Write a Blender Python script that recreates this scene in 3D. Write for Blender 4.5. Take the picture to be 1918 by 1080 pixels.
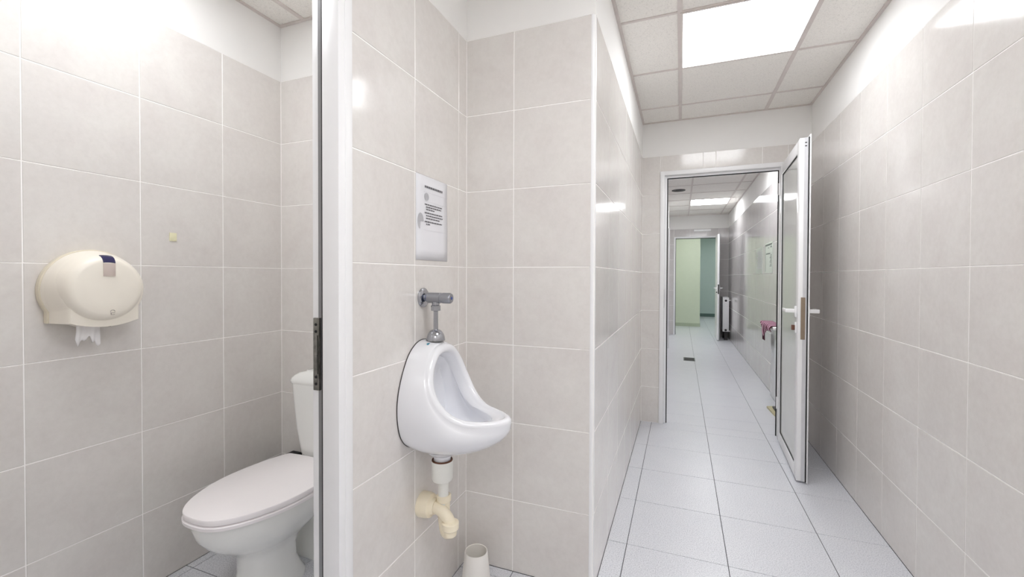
import bpy, bmesh, math, random
from mathutils import Vector, Matrix
random.seed(7)
PI = math.pi
for o in list(bpy.data.objects): bpy.data.objects.remove(o)
scn = bpy.context.scene
COL = scn.collection

# ------------------------------------------------------------------ camera
XL, XU, XP, XR = -2.007, -0.890, -0.320, 0.929      # tiled wall faces: stall left, urinal, passage left, right
YU, YE, ZC = 1.7226, 3.951, 2.594                   # niche back, end wall, ceiling
ZT, TP, JN = 2.306, 0.3333, 0.0031                   # top of tiling, tile pitch, joint
CAM_H = 1.2677
cam_d = bpy.data.cameras.new('camera')
cam = bpy.data.objects.new('camera', cam_d); COL.objects.link(cam)
yaw, pitch, roll = .3721, .0127, .0031
fw = Vector((-math.sin(yaw), math.cos(yaw), 0)); rt = Vector((math.cos(yaw), math.sin(yaw), 0)); up = Vector((0, 0, 1))
f2 = math.cos(pitch) * fw - math.sin(pitch) * up; u2 = math.cos(pitch) * up + math.sin(pitch) * fw
r3 = math.cos(roll) * rt + math.sin(roll) * u2; u3 = -math.sin(roll) * rt + math.cos(roll) * u2
M = Matrix((r3, u3, -f2)).transposed().to_4x4(); M.translation = (0, 0, CAM_H)
cam.matrix_world = M
cam_d.sensor_fit = 'HORIZONTAL'; cam_d.sensor_width = 36
cam_d.lens = 36 * 810.68 / 1918
cam_d.shift_y = (527.57 - 540) / 1918
cam_d.clip_start = 0.02
scn.camera = cam

# ------------------------------------------------------------------ world, light levels, exposure
w = bpy.data.worlds.new('world'); scn.world = w; w.use_nodes = True
w.node_tree.nodes['Background'].inputs[0].default_value = (.8, .85, .9, 1)
w.node_tree.nodes['Background'].inputs[1].default_value = .05
scn.view_settings.view_transform = 'Standard'; scn.view_settings.look = 'None'
scn.view_settings.gamma = 1; scn.view_settings.use_curve_mapping = False
scn.view_settings.exposure = 0.12
scn.cycles.max_bounces = 14; scn.cycles.diffuse_bounces = 8; scn.cycles.glossy_bounces = 6
scn.cycles.caustics_reflective = False; scn.cycles.caustics_refractive = False
E_PASSAGE, E_NEAR, E_STALL, E_HALL, E_ROOM = 10.9, 14.9, 8.9, 16.5, 13.5

# ------------------------------------------------------------------ materials
def lin(c):
    return tuple(((x / 255) / 12.92 if x / 255 <= .04045 else ((x / 255 + .055) / 1.055) ** 2.4) for x in c) + (1,)
def new_mat(name):
    m = bpy.data.materials.new(name); m.use_nodes = True
    return m, m.node_tree.nodes, m.node_tree.links, m.node_tree.nodes['Principled BSDF']
def plain(name, rgb, rough=.4, metal=0., var=.04, scale=12., bump=0., bscale=60., spec=.5, coat=0., alpha=1., trans=0.):
    m, n, l, p = new_mat(name)
    tc = n.new('ShaderNodeTexCoord')
    nz = n.new('ShaderNodeTexNoise'); nz.inputs['Scale'].default_value = scale; nz.inputs['Detail'].default_value = 4
    l.new(tc.outputs['Object'], nz.inputs['Vector'])
    rp = n.new('ShaderNodeValToRGB'); c = lin(rgb)
    rp.color_ramp.elements[0].color = tuple(x * (1 - var) for x in c[:3]) + (1,)
    rp.color_ramp.elements[1].color = tuple(min(1, x * (1 + var)) for x in c[:3]) + (1,)
    rp.color_ramp.elements[0].position = .3; rp.color_ramp.elements[1].position = .7
    l.new(nz.outputs['Fac'], rp.inputs['Fac']); l.new(rp.outputs['Color'], p.inputs['Base Color'])
    p.inputs['Roughness'].default_value = rough; p.inputs['Metallic'].default_value = metal
    p.inputs['Specular IOR Level'].default_value = spec; p.inputs['Coat Weight'].default_value = coat
    p.inputs['Coat Roughness'].default_value = .05
    p.inputs['Alpha'].default_value = alpha; p.inputs['Transmission Weight'].default_value = trans
    if bump:
        b2 = n.new('ShaderNodeTexNoise'); b2.inputs['Scale'].default_value = bscale; b2.inputs['Detail'].default_value = 5
        l.new(tc.outputs['Object'], b2.inputs['Vector'])
        bp = n.new('ShaderNodeBump'); bp.inputs['Strength'].default_value = bump; bp.inputs['Distance'].default_value = .004
        l.new(b2.outputs['Fac'], bp.inputs['Height']); l.new(bp.outputs['Normal'], p.inputs['Normal'])
    return m
def wall_tile_mat(name, rgb, rough):
    m, n, l, p = new_mat(name)
    geo = n.new('ShaderNodeNewGeometry'); oi = n.new('ShaderNodeObjectInfo')
    off = n.new('ShaderNodeVectorMath'); off.operation = 'MULTIPLY_ADD'
    cmb = n.new('ShaderNodeCombineXYZ'); l.new(oi.outputs['Random'], cmb.inputs[0]); l.new(oi.outputs['Random'], cmb.inputs[2])
    off.inputs[1].default_value = (37, 11, 53)
    l.new(cmb.outputs[0], off.inputs[0]); l.new(geo.outputs['Position'], off.inputs[2])
    n1 = n.new('ShaderNodeTexNoise'); n1.inputs['Scale'].default_value = 5; n1.inputs['Detail'].default_value = 7; n1.inputs['Roughness'].default_value = .62
    n1.inputs['Distortion'].default_value = .6
    n2 = n.new('ShaderNodeTexNoise'); n2.inputs['Scale'].default_value = 45; n2.inputs['Detail'].default_value = 5; n2.inputs['Roughness'].default_value = .7
    l.new(off.outputs[0], n1.inputs['Vector']); l.new(off.outputs[0], n2.inputs['Vector'])
    c = lin(rgb)
    r1 = n.new('ShaderNodeValToRGB'); r1.color_ramp.elements[0].position = .32; r1.color_ramp.elements[1].position = .68
    r1.color_ramp.elements[0].color = (c[0] * .955, c[1] * .945, c[2] * .94, 1)
    r1.color_ramp.elements[1].color = (c[0] * 1.02, c[1] * 1.03, c[2] * 1.02, 1)
    l.new(n1.outputs['Fac'], r1.inputs['Fac'])
    r2 = n.new('ShaderNodeValToRGB'); r2.color_ramp.elements[0].position = .3; r2.color_ramp.elements[1].position = .62
    r2.color_ramp.elements[0].color = (.95, .95, .945, 1); r2.color_ramp.elements[1].color = (1, 1, 1, 1)
    l.new(n2.outputs['Fac'], r2.inputs['Fac'])
    mx = n.new('ShaderNodeMix'); mx.data_type = 'RGBA'; mx.blend_type = 'MULTIPLY'; mx.inputs[0].default_value = 1
    l.new(r1.outputs['Color'], mx.inputs[6]); l.new(r2.outputs['Color'], mx.inputs[7]); l.new(mx.outputs[2], p.inputs['Base Color'])
    p.inputs['Roughness'].default_value = rough; p.inputs['Specular IOR Level'].default_value = .5
    b = n.new('ShaderNodeBump'); b.inputs['Strength'].default_value = .05; b.inputs['Distance'].default_value = .003
    l.new(n2.outputs['Fac'], b.inputs['Height']); l.new(b.outputs['Normal'], p.inputs['Normal'])
    return m
def floor_tile_mat(name, rgb):
    m, n, l, p = new_mat(name)
    geo = n.new('ShaderNodeNewGeometry'); oi = n.new('ShaderNodeObjectInfo')
    n1 = n.new('ShaderNodeTexNoise'); n1.inputs['Scale'].default_value = 210; n1.inputs['Detail'].default_value = 3; n1.inputs['Roughness'].default_value = .7
    n2 = n.new('ShaderNodeTexNoise'); n2.inputs['Scale'].default_value = 5; n2.inputs['Detail'].default_value = 4
    vo = n.new('ShaderNodeTexVoronoi'); vo.inputs['Scale'].default_value = 260
    for q in (n1, n2, vo): l.new(geo.outputs['Position'], q.inputs['Vector'])
    c = lin(rgb)
    r1 = n.new('ShaderNodeValToRGB'); e = r1.color_ramp.elements
    e[0].position = .33; e[0].color = (c[0] * .56, c[1] * .57, c[2] * .60, 1); e[1].position = .5; e[1].color = c
    e2 = e.new(.7); e2.color = tuple(min(1, x * 1.14) for x in c[:3]) + (1,)
    l.new(n1.outputs['Fac'], r1.inputs['Fac'])
    r2 = n.new('ShaderNodeValToRGB'); r2.color_ramp.elements[0].color = (.93, .94, .96, 1); r2.color_ramp.elements[1].color = (1.03, 1.03, 1.03, 1)
    l.new(n2.outputs['Fac'], r2.inputs['Fac'])
    r3_ = n.new('ShaderNodeValToRGB'); r3_.color_ramp.elements[0].position = .0; r3_.color_ramp.elements[0].color = (.80, .80, .82, 1)
    r3_.color_ramp.elements[1].position = .35; r3_.color_ramp.elements[1].color = (1, 1, 1, 1)
    l.new(vo.outputs['Distance'], r3_.inputs['Fac'])
    a = n.new('ShaderNodeMix'); a.data_type = 'RGBA'; a.blend_type = 'MULTIPLY'; a.inputs[0].default_value = 1
    b = n.new('ShaderNodeMix'); b.data_type = 'RGBA'; b.blend_type = 'MULTIPLY'; b.inputs[0].default_value = 1
    l.new(r1.outputs['Color'], a.inputs[6]); l.new(r2.outputs['Color'], a.inputs[7])
    l.new(a.outputs[2], b.inputs[6]); l.new(r3_.outputs['Color'], b.inputs[7]); l.new(b.outputs[2], p.inputs['Base Color'])
    p.inputs['Roughness'].default_value = .3
    bb = n.new('ShaderNodeBump'); bb.inputs['Strength'].default_value = .02; bb.inputs['Distance'].default_value = .002
    l.new(n1.outputs['Fac'], bb.inputs['Height']); l.new(bb.outputs['Normal'], p.inputs['Normal'])
    return m
def fibre_mat(name, rgb):
    m, n, l, p = new_mat(name)
    geo = n.new('ShaderNodeNewGeometry')
    n1 = n.new('ShaderNodeTexNoise'); n1.inputs['Scale'].default_value = 150; n1.inputs['Detail'].default_value = 5; n1.inputs['Roughness'].default_value = .65
    n1.inputs['Distortion'].default_value = 1.2
    l.new(geo.outputs['Position'], n1.inputs['Vector'])
    r1 = n.new('ShaderNodeValToRGB'); c = lin(rgb)
    r1.color_ramp.elements[0].position = .34; r1.color_ramp.elements[0].color = tuple(x * .76 for x in c[:3]) + (1,)
    r1.color_ramp.elements[1].position = .47; r1.color_ramp.elements[1].color = c
    l.new(n1.outputs['Fac'], r1.inputs['Fac']); l.new(r1.outputs['Color'], p.inputs['Base Color'])
    p.inputs['Roughness'].default_value = .9
    b = n.new('ShaderNodeBump'); b.inputs['Strength'].default_value = .5; b.inputs['Distance'].default_value = .002
    l.new(n1.outputs['Fac'], b.inputs['Height']); l.new(b.outputs['Normal'], p.inputs['Normal'])
    return m
def emit_mat(name, rgb, s):
    m, n, l, p = new_mat(name)
    e = n.new('ShaderNodeEmission'); e.inputs[0].default_value = lin(rgb); e.inputs[1].default_value = s
    l.new(e.outputs[0], n['Material Output'].inputs['Surface'])
    return m
def stripe_mat(name, a, b, scale):
    m, n, l, p = new_mat(name)
    tc = n.new('ShaderNodeTexCoord'); wv = n.new('ShaderNodeTexWave'); wv.inputs['Scale'].default_value = scale
    wv.inputs['Distortion'].default_value = .6; wv.bands_direction = 'Y'
    l.new(tc.outputs['Object'], wv.inputs['Vector'])
    r = n.new('ShaderNodeValToRGB'); r.color_ramp.elements[0].color = lin(a); r.color_ramp.elements[1].color = lin(b)
    r.color_ramp.elements[0].position = .52; r.color_ramp.elements[1].position = .66
    l.new(wv.outputs['Fac'], r.inputs['Fac']); l.new(r.outputs['Color'], p.inputs['Base Color']); p.inputs['Roughness'].default_value = .9
    return m
MT = dict(
    tile=wall_tile_mat('glazed_wall_tile', (222, 218, 215), .12),
    tile_hall=wall_tile_mat('glazed_hall_tile', (206, 202, 202), .07),
    grout=plain('white_grout', (250, 248, 246), .8, var=.02, scale=9),
    plaster=plain('white_plaster', (236, 235, 233), .85, var=.015, scale=3, bump=.04),
    floor_tile=floor_tile_mat('speckled_floor_tile', (217, 218, 222)),
    floor_grout=plain('dark_floor_grout', (72, 74, 80), .9, var=.2),
    fibre=fibre_mat('mineral_fibre', (240, 237, 232)),
    bar=plain('painted_grid', (212, 204, 200), .5),
    shadow_gap=plain('ceiling_void', (90, 88, 86), .9),
    pvc=plain('white_pvc', (237, 237, 238), .25, var=.01),
    panel=plain('glossy_door_panel', (214, 215, 211), .07, var=.01),
    alu=plain('grey_aluminium', (150, 150, 152), .35, metal=.6),
    alu_l=plain('pale_aluminium', (205, 205, 208), .35, metal=.3),
    steel=plain('dull_steel', (128, 126, 120), .4, metal=.7, var=.3, scale=60),
    brass=plain('brown_lock_metal', (142, 126, 108), .5, metal=.3, var=.06, scale=30),
    brown=plain('brown_plastic', (104, 66, 50), .4),
    black=plain('black_rubber', (18, 18, 20), .6),
    china=plain('white_porcelain', (232, 233, 237), .08, var=.005, coat=.5),
    china_w=plain('toilet_porcelain', (238, 239, 236), .1, var=.005, coat=.5),
    lid=plain('lid_plastic', (246, 242, 243), .3, var=.005),
    chrome=plain('chrome', (176, 178, 184), .07, metal=1., var=.02),
    chrome_s=plain('satin_chrome', (160, 162, 168), .28, metal=1., var=.02),
    blue=plain('blue_mark', (50, 70, 140), .4),
    teal=plain('teal_print', (60, 140, 160), .4),
    pipe_w=plain('white_pipe', (232, 232, 226), .35),
    pipe_c=plain('cream_pipe', (240, 230, 206), .35, var=.03),
    seal=plain('brown_seal', (96, 56, 34), .6),
    cream=plain('cream_plastic', (240, 234, 222), .3, var=.015),
    cream_d=plain('cream_plastic_base', (226, 218, 198), .35, var=.015),
    cream_f=plain('cream_front', (222, 213, 206), .35, var=.01),
    navy=plain('navy_window', (44, 42, 84), .12),
    window=plain('smoky_window', (204, 190, 182), .15),
    emblem=plain('grey_emblem', (168, 160, 154), .5),
    tissue=plain('tissue', (240, 238, 238), .95, bump=.3, bscale=120),
    paper=plain('paper', (228, 228, 232), .6, var=.008),
    ink=plain('grey_ink', (110, 108, 112), .8, var=.25, scale=900),
    print_grey=plain('pale_grey_print', (182, 182, 186), .8),
    rule=plain('faint_rule', (210, 210, 214), .8),
    cup=plain('brush_cup_plastic', (236, 233, 228), .35, var=.01),
    pad=plain('cream_pad', (230, 226, 192), .8),
    green=plain('green_paint', (208, 214, 195), .8, var=.01),
    bluegrey=plain('blue_grey_paint', (190, 202, 200), .8, var=.01),
    skirt=plain('stone_skirting', (176, 184, 164), .5),
    skirt_d=plain('dark_skirting', (96, 116, 112), .5),
    radiator=plain('radiator_enamel', (236, 236, 236), .3, var=.01),
    dark=plain('dark_plastic', (52, 50, 50), .5),
    drain=plain('drain_metal', (96, 102, 98), .45, metal=.5),
    cloth=stripe_mat('striped_cloth', (84, 26, 44), (206, 160, 182), 5.5),
    cloth_d=plain('maroon_fringe', (66, 22, 36), .95),
    wood=plain('pale_yellow_wood', (196, 188, 150), .6),
    notice=plain('laminated_sheet', (206, 214, 204), .25, var=.01),
    notice_d=plain('notice_print', (96, 104, 98), .6),
)

# ------------------------------------------------------------------ object helpers
WL = {}                                            # where a parent's own space begins
def put(o, parent):
    COL.objects.link(o)
    if parent is not None: o.parent = parent
    return o
def base_of(parent): return WL.get(parent.name, Vector((0, 0, 0))) if parent is not None else Vector((0, 0, 0))
def tag(o, label, cat, group=None, kind=None):
    o['label'] = label
    if cat: o['category'] = cat
    if group: o['group'] = group
    if kind: o['kind'] = kind
    return o
def thing(name, label, cat, loc, group=None, kind=None, rotz=None):
    o = bpy.data.objects.new(name, None); COL.objects.link(o); o.location = loc
    o.empty_display_size = .05
    if rotz is None: WL[o.name] = Vector(loc)
    else: o.rotation_euler = (0, 0, rotz); WL[o.name] = Vector((0, 0, 0))
    return tag(o, label, cat, group, kind)
def obj(name, bm, mat, parent=None, smooth=None, label=None):
    """link one bmesh (in scene coordinates) as one mesh object whose origin is its own centre"""
    me = bpy.data.meshes.new(name)
    bmesh.ops.recalc_face_normals(bm, faces=bm.faces)
    vs = [v.co for v in bm.verts]
    c = Vector([(min(v[i] for v in vs) + max(v[i] for v in vs)) / 2 for i in range(3)])
    bmesh.ops.translate(bm, verts=bm.verts, vec=-c)
    if smooth is not None:
        for f in bm.faces: f.smooth = True
    bm.to_mesh(me); bm.free()
    if smooth is not None and smooth < 180: me.set_sharp_from_angle(angle=math.radians(smooth))
    me.materials.append(mat)
    o = bpy.data.objects.new(name, me); put(o, parent)
    o.location = c - base_of(parent); WL[o.name] = c
    if label: o['label'] = label
    return o
def add_box(bm, x0, x1, y0, y1, z0, z1, bev=0., seg=2):
    r = bmesh.ops.create_cube(bm, size=1)
    vs = r['verts']
    for v in vs: v.co = Vector((x0 + (v.co.x + .5) * (x1 - x0), y0 + (v.co.y + .5) * (y1 - y0), z0 + (v.co.z + .5) * (z1 - z0)))
    if bev:
        es = list({e for v in vs for e in v.link_edges})
        bmesh.ops.bevel(bm, geom=es, offset=bev, segments=seg, affect='EDGES', profile=.5)
    return bm
def box(name, x0, x1, y0, y1, z0, z1, mat, parent=None, bev=0., seg=2, label=None):
    return obj(name, add_box(bmesh.new(), x0, x1, y0, y1, z0, z1, bev, seg), mat, parent, 40 if bev else None, label)
def add_loft(bm, loops, cap0=True, cap1=True, closed=True):
    rows = [[bm.verts.new(p) for p in L] for L in loops]
    n = len(rows[0])
    for a, b in zip(rows, rows[1:]):
        for i in range(n if closed else n - 1):
            j = (i + 1) % n
            bm.faces.new((a[i], a[j], b[j], b[i]))
    if cap0: bm.faces.new(rows[0])
    if cap1: bm.faces.new(rows[-1])
    return rows
def frame_of(d):
    d = d.normalized(); a = Vector((0, 0, 1)) if abs(d.z) < .9 else Vector((1, 0, 0))
    u = d.cross(a).normalized(); return u, d.cross(u).normalized()
def add_lathe(bm, o, axis, prof, seg=32, cap0=True, cap1=True):
    """prof = [(distance along axis, radius)]"""
    o, axis = Vector(o), Vector(axis).normalized(); u, v = frame_of(axis)
    loops = [[o + axis * t + (u * math.cos(2 * PI * k / seg) + v * math.sin(2 * PI * k / seg)) * max(r, 1e-4) for k in range(seg)] for t, r in prof]
    add_loft(bm, loops, cap0, cap1); return bm
def lathe(name, o, axis, prof, mat, parent=None, seg=32, smooth=35, cap0=True, cap1=True, label=None):
    return obj(name, add_lathe(bmesh.new(), o, axis, prof, seg, cap0, cap1), mat, parent, smooth, label)
def spline(pts, n, closed=False):
    pts = [Vector(p) for p in pts]; out = []; m = len(pts)
    segs = m if closed else m - 1
    for i in range(segs):
        g = (lambda k: pts[k % m]) if closed else (lambda k: pts[max(0, min(m - 1, k))])
        p0, p1, p2, p3 = g(i - 1), g(i), g(i + 1), g(i + 2)
        for k in range(n):
            t = k / n
            out.append(.5 * ((2 * p1) + (p2 - p0) * t + (2 * p0 - 5 * p1 + 4 * p2 - p3) * t * t + (3 * p1 - p0 - 3 * p2 + p3) * t ** 3))
    if not closed: out.append(pts[-1])
    return out
def add_tube(bm, path, rad, seg=20, caps=True):
    path = [Vector(p) for p in path]; loops = []; u = None
    for i, p in enumerate(path):
        d = (path[min(i + 1, len(path) - 1)] - path[max(i - 1, 0)]).normalized()
        if u is None: u, v = frame_of(d)
        else:
            u = (u - d * u.dot(d)).normalized(); v = d.cross(u)
        r = rad[i] if isinstance(rad, (list, tuple)) else rad
        loops.append([p + (u * math.cos(2 * PI * k / seg) + v * math.sin(2 * PI * k / seg)) * r for k in range(seg)])
    add_loft(bm, loops, caps, caps); return bm
def tube(name, path, rad, mat, parent=None, seg=20, label=None):
    return obj(name, add_tube(bmesh.new(), path, rad, seg), mat, parent, 50, label)

# tiles: one shared mesh per size, each tile an object of its own
TILE_MESH = {}
def tile_mesh(wd, ht, mat, th, bev):
    key = (round(wd, 3), round(ht, 3), mat.name, th)
    if key in TILE_MESH: return TILE_MESH[key]
    a, b = wd / 2, ht / 2
    V = [(-a, th, -b), (a, th, -b), (a, th, b), (-a, th, b),
         (-a, bev, -b), (a, bev, -b), (a, bev, b), (-a, bev, b),
         (-a + bev, 0, -b + bev), (a - bev, 0, -b + bev), (a - bev, 0, b - bev), (-a + bev, 0, b - bev)]
    F = [(8, 9, 10, 11), (0, 3, 2, 1)]
    for i in range(4):
        j = (i + 1) % 4
        F += [(4 + i, 4 + j, 8 + j, 8 + i), (i, j, 4 + j, 4 + i)]
    me = bpy.data.meshes.new('tile'); me.from_pydata(V, [], F); me.update(); me.materials.append(mat)
    TILE_MESH[key] = me; return me
def lay_wall_tiles(parent, axis, face, sgn, us, zs, mat, skip=None, name='wall_tile', jx=JN):
    """axis 'x': tiles on the plane x = face looking towards sgn along x, us are y joints (and the reverse for 'y')"""
    rz = {('y', -1): 0, ('y', 1): PI, ('x', 1): PI / 2, ('x', -1): -PI / 2}[(axis, sgn)]
    for i in range(len(us) - 1):
        for k in range(len(zs) - 1):
            u0, u1, z0, z1 = us[i], us[i + 1], zs[k], zs[k + 1]
            if skip and skip(u0, u1, z0, z1): continue
            if u1 - u0 < .012: continue
            me = tile_mesh(u1 - u0 - jx, z1 - z0 - JN, mat, .007, .0012)
            o = bpy.data.objects.new(name, me); put(o, parent)
            uc, zc = (u0 + u1) / 2, (z0 + z1) / 2
            pos = Vector((face, uc, zc)) if axis == 'x' else Vector((uc, face, zc))
            o.location = pos - base_of(parent)
            o.rotation_euler = (random.uniform(-1, 1) * .0012, 0, rz + random.uniform(-1, 1) * .0012)
def joints(a, b, at, p=TP):
    """joint positions from a to b with one joint at 'at'"""
    k0 = math.ceil((a - at) / p - 1e-6); r = [a]
    while at + k0 * p < b - .012:
        if at + k0 * p > a + .012: r.append(at + k0 * p)
        k0 += 1
    return r + [b]
ZS = [0, .308] + [.308 + .333 * k for k in range(1, 7)]
ZS[-1] = ZT

# ------------------------------------------------------------------ setting: floor
Y0 = -1.65                                          # rear end of the washroom, behind the camera
YH0, YH1 = 4.05, 10.15                              # hall behind the end wall
YG = 15.15                                          # back of the green room
XHL = -0.40                                         # hall's left wall
floor = tag(box('floor', -2.2, 2.2, Y0 - .2, YG + .2, -.12, -.0025, MT['floor_grout']),
            'pale speckled blue-grey tiled floor with thin dark joints', 'floor', kind='structure')
FP = .4333
def lay_floor(xs, ys):
    for i in range(len(xs) - 1):
        for k in range(len(ys) - 1):
            if xs[i + 1] - xs[i] < .012 or ys[k + 1] - ys[k] < .012: continue
            me = tile_mesh(xs[i + 1] - xs[i] - .003, ys[k + 1] - ys[k] - .003, MT['floor_tile'], .009, .0008)
            o = bpy.data.objects.new('floor_tile', me); put(o, floor)
            o.location = Vector(((xs[i] + xs[i + 1]) / 2, (ys[k] + ys[k + 1]) / 2, 0)) - base_of(floor)
            o.rotation_euler = (-PI / 2, 0, 0)
FX, FY = .203, 2.10
lay_floor(joints(XP, XR, FX, FP), joints(YU, YE + .05, FY, FP))
lay_floor(joints(XU, XR, FX, FP), joints(Y0, YU, FY, FP))
lay_floor(joints(XL, XU, FX, FP), joints(-.15, YU, FY, FP))
lay_floor(joints(XHL, XR, FX, FP), joints(YE + .05, YH1 + .05, FY, FP))
lay_floor(joints(XHL, 1.5, FX, FP), joints(YH1 + .05, YG, FY, FP))

# ------------------------------------------------------------------ setting: ceiling
ceiling = tag(box('ceiling', -2.2, 2.2, Y0 - .2, YG + .2, ZC + .02, ZC + .12, MT['shadow_gap']),
              'suspended ceiling of white mineral fibre tiles in a pale metal grid', 'ceiling', kind='structure')
CP = .632
LIGHTS = []
def lay_ceiling(x0, x1, y0, y1, gx, gy, lights, trims=True):
    xs, ys = joints(x0, x1, gx, CP), joints(y0, y1, gy, CP)
    bw = .024
    for i in range(len(xs) - 1):
        for k in range(len(ys) - 1):
            a0, a1, b0, b1 = xs[i], xs[i + 1], ys[k], ys[k + 1]
            if any(abs((a0 + a1) / 2 - lx) < .2 and abs((b0 + b1) / 2 - ly) < .2 for lx, ly in lights): continue
            if a1 - a0 < .04 or b1 - b0 < .04: continue
            me = tile_mesh(a1 - a0 - .008, b1 - b0 - .008, MT['fibre'], .016, .001)
            o = bpy.data.objects.new('ceiling_tile', me); put(o, ceiling)
            o.location = Vector(((a0 + a1) / 2, (b0 + b1) / 2, ZC + .004)) - base_of(ceiling)
            o.rotation_euler = (PI / 2, 0, 0)
    for x in xs[1:-1]: box('grid_bar', x - bw / 2, x + bw / 2, y0, y1, ZC - .001, ZC + .004, MT['bar'], ceiling)
    for y in ys[1:-1]: 
        for i in range(len(xs) - 1):
            e0 = xs[i] + (bw / 2 if i else 0); e1 = xs[i + 1] - (bw / 2 if i < len(xs) - 2 else 0)
            box('cross_bar', e0, e1, y - .008, y + .008, ZC - .0005, ZC + .004, MT['bar'], ceiling)
    if trims:
        t = .022
        for q in ((x0, x0 + t, y0, y1), (x1 - t, x1, y0, y1), (x0 + t, x1 - t, y0, y0 + t), (x0 + t, x1 - t, y1 - t, y1)):
            box('wall_angle', *q, ZC - .003, ZC + .003, MT['bar'], ceiling)
lay_ceiling(XU, XR, Y0, YU - .003, -.0145, 2.345, [(.3015, .765), (.3015, -1.131)], False)
lay_ceiling(XP - .006, XR + .006, YU - .003, YE + .006, -.0145, 2.345, [(.3015, 2.661)])
lay_ceiling(XL - .006, XU - .06, -.15, YU + .006, -1.835, .52, [(-1.519, .836)])
lay_ceiling(XHL, XR + .006, YH0, YH1 + .006, .14, 8.08, [(.456, 5.236), (.456, 8.396)])
lay_ceiling(XHL, 1.5, YH1 + .1, YG, .14, 8.08, [(.456, 10.924), (1.088, 13.452)], False)
def ceiling_light(cx, cy, s, label, group=None):
    t = thing('ceiling_light', label, 'ceiling light', (cx, cy, ZC), group)
    h = CP / 2 - .002
    bm = bmesh.new()
    for q in ((cx - h, cx + h, cy - h, cy - h + .013), (cx - h, cx + h, cy + h - .013, cy + h), (cx - h, cx - h + .013, cy - h + .013, cy + h - .013), (cx + h - .013, cx + h, cy - h + .013, cy + h - .013)):
        add_box(bm, *q, ZC - .004, ZC + .012)
    obj('frame', bm, MT['bar'], t)
    box('diffuser', cx - h + .013, cx + h - .013, cy - h + .013, cy + h - .013, ZC - .001, ZC + .01, emit_mat('lit_diffuser', (250, 252, 255), s), t)
ceiling_light(.3015, 2.661, E_PASSAGE, 'square lit ceiling panel in front of the doorway')
ceiling_light(.3015, .765, E_NEAR, 'added square ceiling panel, unseen overhead, that brightens the urinal niche')  # extra panel out of view, added to brighten the niche and near floor
ceiling_light(.3015, -1.131, E_NEAR, 'square lit ceiling panel nearest the rear wall of the washroom')
ceiling_light(-1.519, .836, E_STALL, 'square lit ceiling panel above the toilet stall')
ceiling_light(.456, 5.236, E_HALL, 'square lit ceiling panel just beyond the lintel of the open doorway')
ceiling_light(.456, 8.396, E_HALL, 'square lit ceiling panel seen through the open doorway')
ceiling_light(.456, 10.924, E_ROOM, 'square lit ceiling panel in front of the green wall at the far end')
ceiling_light(1.088, 13.452, E_ROOM, 'added square ceiling panel, unseen, that lights the blue-grey wall at the far end')  # second panel here is added, out of view, to lift the dark blue-grey wall

# ------------------------------------------------------------------ setting: walls (grout bed, plaster band and single tiles)
G = .0012                                           # how far the grout lies behind the tile face
def wall(name, x0, x1, y0, y1, label, z0=0., z1=ZC + .03, mat='grout'):
    return tag(box(name, x0, x1, y0, y1, z0, z1, MT[mat]), label, 'wall', kind='structure')
def band(parent, x0, x1, y0, y1, z0=ZT, z1=ZC + .02, mat='plaster'):
    return box('plaster_band', x0, x1, y0, y1, z0, z1, MT[mat], parent)
# right wall of passage and hall
wr = wall('wall_right', XR + G, XR + .25, Y0 - .2, YH1 + .1, 'long right-hand wall of pale square tiles under a white plaster band')
lay_wall_tiles(wr, 'x', XR, -1, joints(Y0, YE, 1.969), ZS, MT['tile'])
lay_wall_tiles(wr, 'x', XR, -1, joints(YH0, YH1, 4.28), ZS, MT['tile_hall'], jx=.0014)
band(wr, XR + .0003, XR + .0011, Y0, YH1)
# left wall of the stall
wl = wall('wall_left', XL - .25, XL - G, -.4, YU + .2, 'left wall of the toilet stall, pale square tiles under white plaster')
lay_wall_tiles(wl, 'x', XL, 1, joints(-.15, YU, 1.071), ZS, MT['tile'])
band(wl, XL - .0011, XL - .0003, -.15, YU + .001)
# back wall: stall back and urinal niche
wb = wall('wall_back', XL - .1, XP - .06, YU + G, YU + .15, 'tiled wall behind the toilet and the urinal niche')
lay_wall_tiles(wb, 'y', YU, -1, joints(XL, -.955, -1.674), ZS, MT['tile'])
lay_wall_tiles(wb, 'y', YU, -1, [XU, -.666, -.3335], ZS, MT['tile'])
band(wb, XL, -.955, YU + .0003, YU + .0011); band(wb, XU, XP - .001, YU + .0003, YU + .0011)
# passage left wall
ws = wall('wall_side', XP - .3, XP - G, YU + G + .001, YE + .2, 'short glossy tiled wall along the left of the passage')
lay_wall_tiles(ws, 'x', XP, 1, [YU + .014, 2.091] + joints(2.091, YE, 2.091)[1:], ZS, MT['tile'])
band(ws, XP - .0011, XP - .0003, YU + .001, YE)
tr = tag(obj('trim_1', add_lathe(bmesh.new(), (XP - .0125, YU + .0125, 0), (0, 0, 1), [(0, .0135), (ZT, .0135)], 28), MT['pvc'], None, 40),
         'white rounded plastic edge strip on the outer tile corner beside the urinal', 'trim', kind='structure')
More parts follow.
